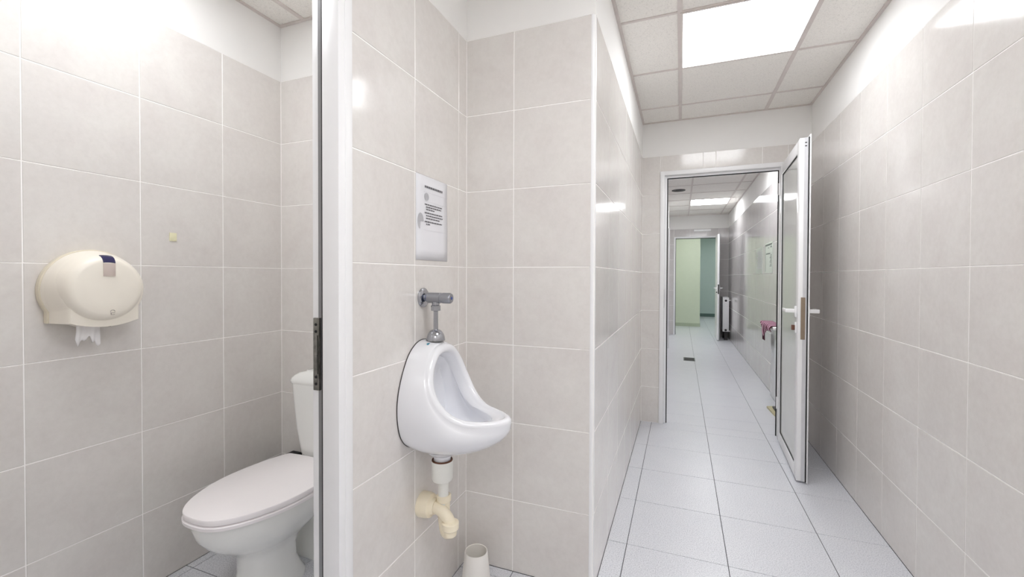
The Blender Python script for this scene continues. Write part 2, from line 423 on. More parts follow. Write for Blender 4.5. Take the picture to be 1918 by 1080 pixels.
# urinal partition
wp = wall('wall_partition', -.953, XU - G, .997, YU + G, 'thin tiled partition that carries the urinal')
lay_wall_tiles(wp, 'x', XU, 1, [.998, 1.3225, 1.6495, YU], ZS, MT['tile'])
band(wp, XU - .0011, XU - .0003, .998, YU)
wf = wall('wall_front', -.953, XU - G, Y0, .19, 'tiled wall beside the stall opening, left of the viewer')
lay_wall_tiles(wf, 'x', XU, 1, joints(Y0, .19, .19), ZS, MT['tile'])
wo = tag(box('wall_lintel', -.953, XU - G, .19, .997, 2.20, ZC + .03, MT['plaster']), 'white plaster above the stall opening', 'wall', kind='structure')
wn = wall('wall_stall', XL - .1, -.953, -.3, -.15 - G, 'tiled wall closing the near end of the stall')
lay_wall_tiles(wn, 'y', -.15, 1, joints(XL, -.953, -1.674), ZS, MT['tile'])
wk = wall('wall_rear', -1.1, XR + .1, Y0 - .15, Y0 - G, 'tiled wall closing the washroom behind the viewer')
lay_wall_tiles(wk, 'y', Y0, 1, joints(XU, XR, FX), ZS, MT['tile'])
band(wk, XU, XR, Y0 - .0011, Y0 - .0003)
# end wall with the doorway
DX0, DX1, DZ = -.172, .775, 2.172
we = tag(obj('wall_end', (lambda b: (add_box(b, XP - .01, DX0, YE + G, YH0 - G, 0, ZC + .03), add_box(b, DX1, XR + G, YE + G, YH0 - G, 0, ZC + .03),
         add_box(b, DX0, DX1, YE + G, YH0 - G, DZ, ZC + .03), b)[-1])(bmesh.new()), MT['grout']),
         'end wall of the passage around the doorway, tiled to the lintel with white plaster above', 'wall', kind='structure')
lay_wall_tiles(we, 'y', YE, -1, [XP, DX0], ZS, MT['tile'])
lay_wall_tiles(we, 'y', YE, -1, [DX1, XR], ZS, MT['tile'])
lay_wall_tiles(we, 'y', YE, -1, [DX0, .165, .261, .5985, DX1], [DZ, ZT], MT['tile'])
band(we, XP, XR, YE + .0003, YE + .0011)
box('hall_plaster', XP - .1, XR, YH0 - .0021, YH0 - .001, DZ, ZC + .02, MT['plaster'], we)
# hall
wh = tag(box('wall_hall_left', XHL - .2, XHL, YH0 - .1, YH1 + .1, 0, ZC + .03, MT['plaster']), 'left wall of the hall beyond the doorway', 'wall', kind='structure')
lay_wall_tiles(wh, 'x', XHL + .005, 1, joints(YH0, 8.2, 4.28), ZS, MT['tile_hall'])
wq = tag(box('wall_pilaster', XHL + .001, -.215, 8.2, 8.5, 0, ZC + .02, MT['plaster']), 'narrow white wall corner at the left edge of the hall', 'wall', kind='structure')
box('corner_casing', -.237, -.190, 8.188, 8.24, 0, 2.134, MT['pvc'], wq, .006)
FX0, FX1, FZ = -.150, .735, 2.14
wx = tag(obj('wall_far', (lambda b: (add_box(b, XHL - .1, FX0, YH1 + G, YH1 + .1, 0, ZC + .03), add_box(b, FX1, XR + .1, YH1 + G, YH1 + .1, 0, ZC + .03),
         add_box(b, FX0, FX1, YH1 + G, YH1 + .1, FZ, ZC + .03), b)[-1])(bmesh.new()), MT['grout']),
         'far wall of the hall around the second doorway, grey tiles below white plaster', 'wall', kind='structure')
lay_wall_tiles(wx, 'y', YH1, -1, [XHL, FX0], ZS, MT['tile_hall'])
lay_wall_tiles(wx, 'y', YH1, -1, [FX1, XR], ZS, MT['tile_hall'])
lay_wall_tiles(wx, 'y', YH1, -1, [FX0, .18, .51, FX1], [FZ, ZT], MT['tile_hall'])
band(wx, XHL, XR, YH1 + .0003, YH1 + .0011)
# green room
wg = tag(box('wall_green', XHL - .3, .455, 12.0, YG + .1, 0, ZC + .03, MT['green']), 'pale green painted wall seen through both doorways', 'wall', kind='structure')
box('skirting', XHL, .463, 11.99, 12.0, 0, .085, MT['skirt'], wg); box('skirting', .455, .463, 12.0, YG, 0, .085, MT['skirt'], wg)
wg2 = tag(box('wall_blue', .3, 1.7, YG, YG + .15, 0, ZC + .03, MT['bluegrey']), 'dim blue-grey wall behind the green wall at the far end', 'wall', kind='structure')
box('skirting', .463, 1.5, YG - .012, YG, 0, .10, MT['skirt_d'], wg2)
tag(box('wall_room_right', 1.5, 1.65, YH1 + .1, YG + .1, 0, ZC + .03, MT['bluegrey']), 'right wall of the far green room', 'wall', kind='structure')
tag(box('wall_room_left', XHL - .2, XHL, YH1 + .1, 12.0, 0, ZC + .03, MT['green']), 'left wall of the far green room', 'wall', kind='structure')

# ------------------------------------------------------------------ door 1: stall jamb with leaf folded inward against the partition
d1 = thing('door_1', 'white plastic stall door frame with its leaf folded into the stall', 'door', (-.93, .96, 0), kind='structure')
bm = bmesh.new()
add_box(bm, -.945, -.8855, .945, .9965, 0, 2.16, .002); obj('jamb', bm, MT['pvc'], d1, 40)
box('jamb_lip', -.8875, -.8840, .969, .9985, 0, 2.16, MT['pvc'], d1, .0012)
box('jamb', -.945, -.8855, .19, .24, 0, 2.16, MT['pvc'], d1, .003)
box('head', -.945, -.8855, .24, .945, 2.10, 2.16, MT['pvc'], d1, .003)
box('gasket', -.958, -.9455, .956, .985, 0, 2.15, MT['black'], d1)
leaf = box('door_leaf', -1.004, -.968, .968, 1.70, .012, 2.12, MT['pvc'], d1, .002)
box('edge_channel', -.9795, -.9675, .965, .9685, .012, 2.12, MT['alu'], leaf)
hg = box('hinge', -.992, -.9695, .957, .9645, .936, 1.146, MT['steel'], d1, .0015)
for z in (.955, .975, 1.107, 1.127): lathe('screw', (-.981, .957, z), (0, -1, 0), [(0, .0042), (.0015, .004), (.0025, .001)], MT['black'], hg, 12)
lathe('hinge_pin', (-.976, .953, .985), (0, 0, 1), [(0, .005), (.055, .005), (.056, .0062), (.07, .0062), (.071, .005), (.112, .005)], MT['steel'], hg, 14)

# ------------------------------------------------------------------ door 2: frame and open leaf at the end of the passage
d2 = thing('door_2', 'white plastic door with glossy pale panel, standing open at the end of the passage', 'door', (.3, YE, 0), kind='structure')
def frame3(name, x0, x1, z1, wd, y0, y1, mat, parent, bev=.002):
    b = bmesh.new()
    add_box(b, x0, x0 + wd, y0, y1, 0, z1, bev); add_box(b, x1 - wd, x1, y0, y1, 0, z1, bev); add_box(b, x0 + wd, x1 - wd, y0, y1, z1 - wd, z1, bev)
    return obj(name, b, mat, parent, 40)
frame3('door_frame', DX0 + .001, DX1 - .001, DZ - .001, .036, YE - .014, YE + .03, MT['pvc'], d2)
frame3('frame_rebate', DX0 + .036, DX1 - .036, DZ - .036, .020, YE + .022, YE + .075, MT['pvc'], d2)
frame3('frame_gasket', DX0 + .056, DX1 - .056, DZ - .056, .008, YE + .024, YE + .032, MT['black'], d2)
box('strike_plate', DX0 + .036, DX0 + .038, YE - .006, YE + .018, 1.0, 1.16, MT['steel'], d2)
# the leaf in its own space: x from hinge to free edge, y across the thickness (0 = face seen), z up
lf = bpy.data.objects.new('door_leaf', None); put(lf, d2)
hinge = Vector((.706, 3.862, 0)); ang = math.atan2(3.118 - 3.862, .672 - .706)
lf.location = hinge - Vector((.3, YE, 0)); lf.rotation_euler = (0, 0, ang); WL[lf.name] = Vector((0, 0, 0))
LW, LZ0, LZ1, LT = .745, .012, 2.118, .046
st = .078
bm = bmesh.new()
add_box(bm, 0, st, 0, LT, LZ0, LZ1, .003); add_box(bm, LW - st, LW, 0, LT, LZ0, LZ1, .003)
add_box(bm, st, LW - st, .0005, LT, LZ0, LZ0 + st, .003); add_box(bm, st, LW - st, .0005, LT, LZ1 - st, LZ1, .003)
obj('leaf_frame', bm, MT['pvc'], lf, 40)
box('door_panel', st - .004, LW - st + .004, .009, LT - .009, LZ0 + st - .004, LZ1 - st + .004, MT['panel'], lf)
bm = bmesh.new(); a0, a1, b0, b1 = st, LW - st, LZ0 + st, LZ1 - st
for q in ((a0, a0 + .004, b0, b1), (a1 - .004, a1, b0, b1), (a0, a1, b0, b0 + .004), (a0, a1, b1 - .004, b1)): add_box(bm, q[0], q[1], .004, .0095, q[2], q[3])
obj('glazing_gasket', bm, MT['black'], lf)
bm = bmesh.new(); add_box(bm, .02, LW + .002, LT, LT + .0055, LZ0 - .002, LZ1 + .004); obj('edge_gasket', bm, MT['black'], lf)
box('leaf_flange', .015, LW + .014, LT + .0055, LT + .0115, LZ0 - .004, LZ1 + .016, MT['pvc'], lf, .001)
box('edge_channel', LW, LW + .0012, LT * .52, LT - .003, LZ0, LZ1, MT['alu_l'], lf)
box('lock_plate', LW + .001, LW + .0035, .014, .037, .886, 1.144, MT['brass'], lf)
bm = bmesh.new()
for z in (2.065, 2.085): add_box(bm, LW + .0005, LW + .002, .027, .037, z, z + .006)
obj('latch_slot', bm, MT['black'], lf)
bm = bmesh.new()                                    # both lever handles
def lever(b, s, y):
    add_box(b, LW - .062, LW - .030, y if s > 0 else y - .011, y + .011 if s > 0 else y, 1.018, 1.088, .004)
    ya, yb = (y + .01, y + .062) if s > 0 else (y - .062, y - .01)
    add_box(b, LW - .057, LW - .035, ya, yb, 1.046, 1.070, .004)
    yc, yd = (y + .046, y + .062) if s > 0 else (y - .062, y - .046)
    add_box(b, LW - .165, LW - .045, yc, yd, 1.047, 1.069, .006)
lever(bm, -1, 0); obj('handle', bm, MT['pvc'], lf, 40, 'white lever handle on the panel side')
bm = bmesh.new(); lever(bm, 1, LT + .0115); obj('handle', bm, MT['pvc'], lf, 40, 'white lever handle on the wall side')
box('lock_rose', LW - .062, LW - .030, -.009, 0, .918, .988, MT['pvc'], lf, .004)
box('lock_rose', LW - .062, LW - .030, LT + .0115, LT + .02, .918, .988, MT['pvc'], lf, .004)
box('thumb_turn', LW - .054, LW - .038, -.027, -.009, .938, .970, MT['brown'], lf, .002, label='brown thumb turn of the lock')
for z in (.25, 1.9): lathe('hinge', (.001, -.004, z), (0, 0, 1), [(0, .008), (.09, .008)], MT['pvc'], lf, 14)

# ------------------------------------------------------------------ door 3: far doorway
d3 = thing('door_3', 'far white door standing open beside the radiator', 'door', (.3, YH1, 0), kind='structure')
frame3('door_frame', FX0 + .001, FX1 - .001, FZ - .001, .034, YH1 - .012, YH1 + .06, MT['pvc'], d3)
frame3('frame_gasket', FX0 + .035, FX1 - .035, FZ - .035, .010, YH1 + .02, YH1 + .05, MT['black'], d3)
l3 = box('door_leaf', .676, .708, 9.47, 10.12, .012, 2.12, MT['pvc'], d3, .003)
box('leaf_flange', .708, .716, 9.462, 10.12, .01, 2.135, MT['alu'], d3)
for s, x in ((-1, .676), (1, .716)):
    bm = bmesh.new(); add_box(bm, min(x, x + s * .01), max(x, x + s * .01), 9.50, 9.53, 1.0, 1.09, .002); add_box(bm, min(x, x + s * .06), max(x, x + s * .06), 9.505, 9.525, 1.035, 1.06, .003)
    add_box(bm, min(x + s * .045, x + s * .06), max(x + s * .045, x + s * .06), 9.505, 9.61, 1.035, 1.06, .003)
    obj('handle', bm, MT['pvc'], d3, 40)
box('lock_plate', .682, .704, 9.466, 9.471, .93, 1.12, MT['dark'], d3)
lathe('lock_knob', (.676, 9.515, .965), (-1, 0, 0), [(0, .012), (.02, .011), (.022, .005)], MT['dark'], d3, 14)

# ------------------------------------------------------------------ urinal
UY = 1.373
ur = thing('urinal', 'white porcelain wall urinal with a scooped lip, hung in the niche', 'urinal', (XU, UY, .63))
N = 72
def half_loop(pts, out=0.):
    """(d out of the wall, y across, z) from the top centre to the bottom centre; resampled by length and mirrored to 72 points"""
    cen_ = Vector((.14, 0, .86)); P = [Vector(p) for p in pts]
    if out: P = [p + (p - cen_).normalized() * out for p in P]
    for q in (P[0], P[-1]): q.y = 0
    ext = [Vector((P[1].x, -P[1].y, P[1].z))] + P + [Vector((P[-2].x, -P[-2].y, P[-2].z))]
    D = spline(ext, 16)[16:-16]; acc = [0.]
    for a_, b_ in zip(D, D[1:]): acc.append(acc[-1] + (b_ - a_).length)
    H, j = [], 0
    for k in range(N // 2 + 1):
        t_ = acc[-1] * k / (N // 2)
        while j < len(D) - 2 and acc[j + 1] < t_: j += 1
        f_ = (t_ - acc[j]) / max(1e-9, acc[j + 1] - acc[j]); H.append(D[j].lerp(D[j + 1], max(0, min(1, f_))))
    H[0].y = H[-1].y = 0
    full = [Vector((p.x, -p.y, p.z)) for p in H] + [Vector(p) for p in reversed(H[1:-1])]
    return [Vector((XU + p.x, UY + p.y, p.z)) for p in full]
back = half_loop([(.003, 0, 1.034), (.003, .055, 1.020), (.003, .105, .975), (.003, .148, .885), (.003, .160, .800), (.003, .140, .715), (.003, .085, .663), (.003, 0, .650)])
rim = half_loop([(.085, 0, 1.006), (.086, .046, .998), (.089, .074, .978), (.093, .102, .945), (.103, .121, .900), (.119, .1275, .860), (.138, .124, .828), (.170, .113, .795), (.208, .098, .775), (.255, .080, .768), (.300, .054, .766), (.327, .024, .766), (.334, 0, .766)], .017)
Pa = half_loop([(.040, 0, 1.038), (.040, .060, 1.022), (.042, .110, .975), (.052, .158, .880), (.066, .166, .790), (.090, .146, .690), (.125, .085, .622), (.150, 0, .596)])
Pb = half_loop([(.080, 0, 1.034), (.078, .066, 1.016), (.082, .110, .965), (.098, .146, .895), (.125, .154, .825), (.180, .152, .755), (.262, .130, .705), (.336, .072, .690), (.362, 0, .690)])
well = half_loop([(.058, 0, .968), (.058, .050, .955), (.060, .085, .915), (.080, .126, .845), (.105, .134, .780), (.150, .122, .715), (.225, .075, .672), (.270, 0, .655)])
deep = half_loop([(.034, 0, .955), (.032, .040, .942), (.030, .072, .905), (.030, .100, .840), (.034, .104, .780), (.042, .088, .725), (.058, .048, .692), (.070, 0, .682)])
loops = []
for k in range(13):
    t = k / 12; a, b, c, d = (1 - t) ** 3, 3 * t * (1 - t) ** 2, 3 * t * t * (1 - t), t ** 3
    loops.append([a * back[i] + b * Pa[i] + c * Pb[i] + d * rim[i] for i in range(N)])
cen = Vector((XU + .14, UY, .86))
outer = loops[-1]
# rolled rim: from the outer edge over the bead to the inner edge
RIM = [(.085, 0, 1.006), (.086, .046, .998), (.089, .074, .978), (.093, .102, .945), (.103, .121, .900), (.119, .1275, .860), (.138, .124, .828), (.170, .113, .795), (.208, .098, .775), (.255, .080, .768), (.300, .054, .766), (.327, .024, .766), (.334, 0, .766)]
inner_edge = half_loop(RIM, -.016)
for a in (30, 60, 90, 120, 150, 180):
    an = math.radians(a); L_ = []
    for i in range(N):
        mid = (outer[i] + inner_edge[i]) / 2; tang = (outer[(i + 1) % N] - outer[i - 1]).normalized()
        nrm = tang.cross(inner_edge[i] - outer[i]).normalized()
        if nrm.dot(Vector((1, 0, .9))) < 0: nrm = -nrm
        L_.append(mid + (outer[i] - mid) * math.cos(an) + nrm * .016 * math.sin(an))
    loops.append(L_)
loops.append([p + Vector((-.012, 0, -.003)) for p in half_loop(RIM, -.019)])
loops.append([p + Vector((-.030, 0, -.008)) for p in half_loop(RIM, -.026)])
loops.append([p + Vector((-.036, 0, -.010)) for p in half_loop(RIM, -.024)])
e = loops[-1]
for k in range(1, 8):
    t = k / 7; loops.append([(1 - t) ** 2 * e[i] + 2 * t * (1 - t) * well[i] + t * t * deep[i] for i in range(N)])
c0 = Vector((XU + .026, UY, .82))
for t in (.35, .7, .97): loops.append([deep[i].lerp(c0, t) for i in range(N)])
bm = bmesh.new(); add_loft(bm, loops, True, True); body = obj('body', bm, MT['china'], ur, 60)
seal_in = [Vector((XU + .0005, p.y, p.z)) for p in back]
ctr = Vector((XU, UY, .845))
bm = bmesh.new(); add_loft(bm, [[ctr + (p - ctr) * 1.007 for p in seal_in], [Vector((XU + .0035, 0, 0)) + Vector((0, (ctr + (p - ctr) * 1.007).y, (ctr + (p - ctr) * 1.007).z)) for p in seal_in]])
obj('wall_seal', bm, MT['dark'], ur)
lathe('outlet', (XU + .083, UY, .640), (0, 0, -1), [(0, .064), (.014, .050), (.022, .036), (.034, .031), (.040, .031)], MT['china'], ur, 28)
box('blue_mark', XU + .050, XU + .055, UY - .052, UY - .022, 1.015, 1.0285, MT['teal'], ur, label='short blue-green print on the top')
# ------------------------------------------------------------------ flush valve
fv = thing('flush_valve', 'chrome push-button flush valve on the wall above the urinal', 'flush valve', (XU, UY, 1.185))
VZ, VX = 1.188, XU + .055
lathe('wall_plate', (XU, UY, VZ), (1, 0, 0), [(0, .036), (.004, .036), (.009, .030), (.012, .018)], MT['chrome'], fv)
lathe('valve_body', (XU + .01, UY, VZ), (1, 0, 0), [(0, .013), (.012, .013), (.014, .0195), (.066, .0195), (.068, .0165), (.075, .0165)], MT['chrome_s'], fv)
lathe('push_button', (XU + .084, UY, VZ), (1, 0, 0), [(0, .0165), (.002, .0195), (.030, .0195), (.036, .016), (.037, .002)], MT['chrome_s'], fv)
lathe('button_mark', (XU + .1205, UY, VZ), (1, 0, 0), [(0, .006), (.0012, .005)], MT['blue'], fv, 16)
lathe('blue_ring', (XU + .019, UY, VZ), (1, 0, 0), [(0, .0150), (.005, .0150)], MT['blue'], fv)
lathe('branch_nut', (VX, UY, VZ - .014), (0, 0, -1), [(0, .014), (.012, .014), (.014, .0175), (.032, .0175), (.034, .012)], MT['chrome'], fv, 6 * 4)
lathe('flush_pipe', (VX, UY, VZ - .044), (0, 0, -1), [(0, .0085), (.095, .0085)], MT['chrome'], fv)
lathe('dome_nut', (VX, UY, 1.073), (0, 0, -1), [(0, .0095), (.001, .0135), (.004, .0190), (.009, .0240), (.016, .0285), (.025, .0320), (.034, .0338), (.040, .0340)], MT['chrome'], fv)
# ------------------------------------------------------------------ drain trap
dt = thing('drain_trap', 'cream and white plastic bottle trap under the urinal', 'drain trap', (XU, UY, .42))
DX = XU + .083
lathe('socket_cup', (DX, UY, .594), (0, 0, -1), [(.012, .0350), (-.003, .0370), (-.004, .0380), (0, .0395), (.062, .0385), (.069, .035), (.073, .024)], MT['pipe_w'], dt, 32, cap0=False)
lathe('rubber_ring', (DX, UY, .601), (0, 0, -1), [(0, .0325), (-.001, .035), (0, .0372), (.0045, .0385), (.0045, .0325), (0, .0325)], MT['seal'], dt, cap0=False, cap1=False)
lathe('tail_pipe', (DX, UY + .008, .535), (0, 0, -1), [(0, .0195), (.10, .0195)], MT['pipe_w'], dt)
lathe('slip_nut', (DX, UY + .012, .466), (0, 0, -1), [(0, .023), (.003, .0265), (.022, .0265), (.025, .024)], MT['pipe_c'], dt, 24)
tube('trap_tube', spline([(DX, UY + .012, .440), (DX, UY + .012, .395), (DX + .006, UY + .008, .362), (DX + .022, UY - .006, .342), (DX + .038, UY - .010, .350), (DX + .040, UY - .012, .372)], 6), .0225, MT['pipe_c'], dt)
TXY = Vector((XU + .115, UY - .030, 0))
lathe('union_nut', (DX + .040, UY - .012, .386), (0, 0, -1), [(0, .026), (.003, .031), (.024, .031), (.030, .026)], MT['pipe_c'], dt, 24)
lathe('union_cap', (DX + .040, UY - .012, .356), (0, 0, -1), [(0, .024), (.018, .023), (.026, .014)], MT['pipe_c'], dt, 24)
tube('outlet_bend', spline([(XU + .030, UY - .006, .424), (XU + .060, UY - .008, .424), (XU + .090, UY - .010, .414), (XU + .113, UY - .012, .395), (XU + .123, UY - .012, .372)], 6), .0215, MT['pipe_c'], dt)
lathe('wall_flange', (XU, UY - .006, .424), (1, 0, 0), [(0, .045), (.028, .045), (.042, .041), (.048, .030), (.060, .0265)], MT['pipe_c'], dt, 32)

# ------------------------------------------------------------------ toilet
TXc = -1.579
to = thing('toilet', 'white close-coupled toilet with closed lid in the stall', 'toilet', (TXc, 1.45, 0))
def egg(y_back, y_front, hw, z, n=48, cx=TXc, sq=2.0, split=.52, backsq=3.2):
    """closed outline: round nose towards -y, squarer back"""
    ym = y_back + (y_front - y_back) * split; pts = []
    for k in range(n):
        a = 2 * PI * k / n; c, s = math.cos(a), math.sin(a)
        e_ = sq if s < 0 else backsq
        x = hw * math.copysign(abs(c) ** (2 / e_), c); y = math.copysign(abs(s) ** (2 / e_), s)
        pts.append(Vector((cx + x, ym + (y * (y_back - ym) if y > 0 else -y * (y_front - ym)), z)))
    return pts
bm = bmesh.new()
add_loft(bm, [egg(1.42, 1.145, .110, 0), egg(1.42, 1.145, .110, .02), egg(1.40, 1.16, .100, .05), egg(1.38, 1.172, .093, .10), egg(1.38, 1.168, .092, .16), egg(1.40, 1.15, .100, .195), egg(1.43, 1.105, .130, .226), egg(1.49, 1.055, .160, .265), egg(1.56, 1.022, .184, .308), egg(1.65, 1.008, .200, .352), egg(1.655, 1.010, .201, .378)], True, True)
obj('bowl', bm, MT['china_w'], to, 60)
bm = bmesh.new()
def lid_outline(z, g=0.):
    h = spline([Vector((x, y, 0)) for x, y in ((0, .990), (.058, .996), (.108, 1.024), (.150, 1.075), (.182, 1.140), (.203, 1.212), (.210, 1.290), (.205, 1.375), (.190, 1.460), (.166, 1.530))], 4)
    h = h + [Vector((.160, 1.537, 0)), Vector((.10, 1.542, 0))]
    pts = h + [Vector((-p.x, p.y, 0)) for p in reversed(h[1:])]
    c = Vector((0, 1.28, 0))
    return [Vector((TXc + p.x * (1 + g / .21), c.y + (p.y - c.y) * (1 + g / .27), z)) for p in pts]
se = lid_outline
add_loft(bm, [se(.379, -.006), se(.382, 0), se(.393, .001), se(.396, -.003)]); obj('seat', bm, MT['lid'], to, 40)
bm = bmesh.new()
add_loft(bm, [se(.3985, -.010), se(.4000, -.003), se(.4150, -.001), se(.4195, -.003), se(.4215, -.008)]); obj('lid', bm, MT['lid'], to, 40)
for s in (-1, 1): lathe('hinge', (TXc + s * .075, 1.552, .395), (1, 0, 0), [(-.018, .011), (.018, .011)], MT['lid'], to, 16)
def rrect(cx, cy, hx, hy, z, r, n=8):
    pts = []
    for qx, qy, a0 in ((1, 1, 0), (-1, 1, 90), (-1, -1, 180), (1, -1, 270)):
        for k in range(n + 1):
            a = math.radians(a0 + 90 * k / n)
            pts.append(Vector((cx + qx * (hx - r) + r * math.cos(a), cy + qy * (hy - r) + r * math.sin(a), z)))
    return pts
bm = bmesh.new(); add_loft(bm, [rrect(TXc, 1.575, .098, .112, z, .04) for z in (0, .30)] + [rrect(TXc, 1.575, .120, .112, .345, .04)]); obj('trapway', bm, MT['china_w'], to, 50)
tk = bmesh.new()
ty = 1.632
add_loft(tk, [rrect(TXc, ty + .005, .105, .060, .385, .04), rrect(TXc, ty + .004, .128, .070, .398, .045), rrect(TXc, ty + .003, .142, .078, .42, .045), rrect(TXc, ty, .160, .083, .54, .045), rrect(TXc, ty, .176, .087, .69, .045), rrect(TXc, ty, .181, .088, .752, .045)])
tank = obj('tank', tk, MT['china_w'], to, 50)
bm = bmesh.new()
add_loft(bm, [rrect(TXc, ty, .182, .087, .748, .045), rrect(TXc, ty, .191, .0895, .754, .046), rrect(TXc, ty, .192, .0898, .764, .046), rrect(TXc, ty, .186, .086, .776, .046), rrect(TXc, ty, .172, .079, .789, .045), rrect(TXc, ty, .150, .069, .800, .042), rrect(TXc, ty, .120, .058, .807, .04), rrect(TXc, ty, .116, .056, .811, .04), rrect(TXc, ty, .08, .035, .813, .03)])
obj('tank_lid', bm, MT['china_w'], tank, 50)
lathe('flush_button', (TXc, ty, .811), (0, 0, 1), [(0, .024), (.006, .023), (.009, .018)], MT['chrome'], tank, 24)
wbn = thing('supply_valve', 'small black box tucked between the toilet and the tiled corner', 'valve', (-1.93, 1.68, .30))
box('housing', -1.925, -1.860, 1.640, YU - .001, .27, .336, MT['black'], wbn, .006)
lathe('valve_knob', (-1.89, 1.640, .303), (0, -1, 0), [(0, .016), (.02, .015), (.024, .009)], MT['dark'], wbn, 20)

# ------------------------------------------------------------------ toilet paper dispenser
DY, DZc = .908, 1.216
tp = thing('paper_dispenser', 'round cream plastic toilet paper dispenser on the stall wall', 'dispenser', (XL, DY, DZc))
def plate(R, d, sag=0.): # wall plate outline: circle clipped by a rectangular foot
    pts = []
    hb, zb = .122 * R / .142, -.112
    th = math.asin(-math.sqrt(max(0, R * R - hb * hb)) / R)        # where the circle meets the foot sides (z<0)
    for k in range(49):
        a = th + (PI - 2 * th) * k / 48
        pts.append(Vector((XL + d, DY + R * math.cos(a), DZc + R * math.sin(a))))
    for k in range(1, 8): pts.append(Vector((XL + d, DY - hb, DZc - R * abs(math.sin(th)) + (zb + R * abs(math.sin(th))) * k / 8)))
    for k in range(17): pts.append(Vector((XL + d, DY - hb + 2 * hb * k / 16, DZc + zb - sag * (1 - ((k - 8) / 8) ** 2))))
    for k in range(1, 8): pts.append(Vector((XL + d, DY + hb, DZc + zb + (-R * abs(math.sin(th)) - zb) * k / 8)))
    return pts
bm = bmesh.new(); add_loft(bm, [plate(.142, .0005), plate(.143, .004), plate(.143, .022), plate(.141, .025)]); obj('back_plate', bm, MT['cream_d'], tp, 30)
bm = bmesh.new(); add_loft(bm, [plate(.138, .0255, .002), plate(.134, .055, .012), plate(.124, .085, .018), plate(.118, .099, .020), plate(.112, .104, .019)]); obj('foot_shell', bm, MT['cream'], tp, 40)
DRUM = [(.0256, .1395, 0), (.045, .134, .001), (.075, .1245, .003), (.100, .116, .005), (.110, .1115, .006), (.118, .106, .006), (.1235, .0985, .006), (.1258, .090, .006)]
def drum_ring(d, R, dz, n=72): return [Vector((XL + d, DY - .004 * dz / .006 + R * math.cos(2 * PI * k / n), DZc + dz + R * math.sin(2 * PI * k / n))) for k in range(n)]
bm = bmesh.new(); add_loft(bm, [drum_ring(*q) for q in DRUM] + [drum_ring(.1262, .05, .006)]); obj('drum_cover', bm, MT['cream'], tp, 50)
wy0, wy1 = -.018, .017
sw = obj('sight_window', add_box(bmesh.new(), XL + .1245, XL + .1285, DY + wy0, DY + wy1, DZc + .048, DZc + .093, .0006), MT['window'], tp, 40)
bm = bmesh.new(); up_, lo_ = [], []
for j in range(7):
    y = wy0 + (wy1 - wy0) * j / 6
    for arr, g in ((up_, .0018), (lo_, -.003)):
        arr.append([Vector((XL + d + g, DY + y, DZc + dz + math.sqrt(R * R - (y + .004) ** 2) + g)) for d, R, dz in DRUM[3:]])
U = [[bm.verts.new(p) for p in r] for r in up_]; Lo = [[bm.verts.new(p) for p in r] for r in lo_]
for j in range(6):
    for i in range(len(U[0]) - 1):
        bm.faces.new((U[j][i], U[j + 1][i], U[j + 1][i + 1], U[j][i + 1])); bm.faces.new((Lo[j][i], Lo[j][i + 1], Lo[j + 1][i + 1], Lo[j + 1][i]))
    m_ = len(U[0]) - 1
    bm.faces.new((U[j][0], Lo[j][0], Lo[j + 1][0], U[j + 1][0])); bm.faces.new((U[j][m_], U[j + 1][m_], Lo[j + 1][m_], Lo[j][m_]))
for j in (0, 6):
    for i in range(len(U[0]) - 1): bm.faces.new((U[j][i], U[j][i + 1], Lo[j][i + 1], Lo[j][i]))
obj('dark_window_top', bm, MT['navy'], tp, 40, 'dark blue top of the sight window')
bm = bmesh.new()                                    # small grey emblem: an arch over a stem and a base line
arch = [(XL + .1267, DY + .008 + .0065 * math.cos(PI * k / 8), DZc - .078 + .006 * math.sin(PI * k / 8)) for k in range(9)]
add_tube(bm, arch, .0010, 6); add_box(bm, XL + .1262, XL + .1272, DY + .001, DY + .015, DZc - .083, DZc - .0812)
add_box(bm, XL + .1262, XL + .1272, DY + .0025, DY + .0043, DZc - .088, DZc - .083); add_box(bm, XL + .1262, XL + .1272, DY + .0025, DY + .0140, DZc - .0893, DZc - .0877)
obj('emblem', bm, MT['emblem'], tp)
bm = bmesh.new()
for k in range(7): add_box(bm, XL + .072 - k * .003, XL + .078 - k * .003, DY + .020 + k * .010, DY + .026 + k * .010, DZc - .1345 + k * .0028, DZc - .1305 + k * .0028)
obj('tear_teeth', bm, MT['dark'], tp)
# hanging sheet
bm = bmesh.new(); rows = []
cols = 17
for r in range(9):
    row = []
    for c in range(cols):
        u = c / (cols - 1); t = r / 8
        edge = .060 + .009 * math.sin(u * 9.5) + .010 * (u > .82) - .006 * math.cos(u * 23)
        row.append(bm.verts.new((XL + .058 + .006 * math.sin(u * 11 + t * 2) + .004 * math.sin(t * 4), DY - .066 + .068 * u + .004 * t * (u - .3), 1.112 - t * edge * 1.25)))
    rows.append(row)
for a, b in zip(rows, rows[1:]):
    for i in range(cols - 1): bm.faces.new((a[i], a[i + 1], b[i + 1], b[i]))
sheet = obj('toilet_paper', bm, MT['tissue'], None, 180)
sm = sheet.modifiers.new('thick', 'SOLIDIFY'); sm.thickness = .0012
tag(sheet, 'torn white toilet paper end hanging under the dispenser', 'toilet paper')
tag(box('adhesive_pad', XL + .0002, XL + .004, 1.174, 1.201, 1.412, 1.447, MT['pad'], None, .0008), 'small square cream adhesive pad on a stall wall tile', 'adhesive pad')

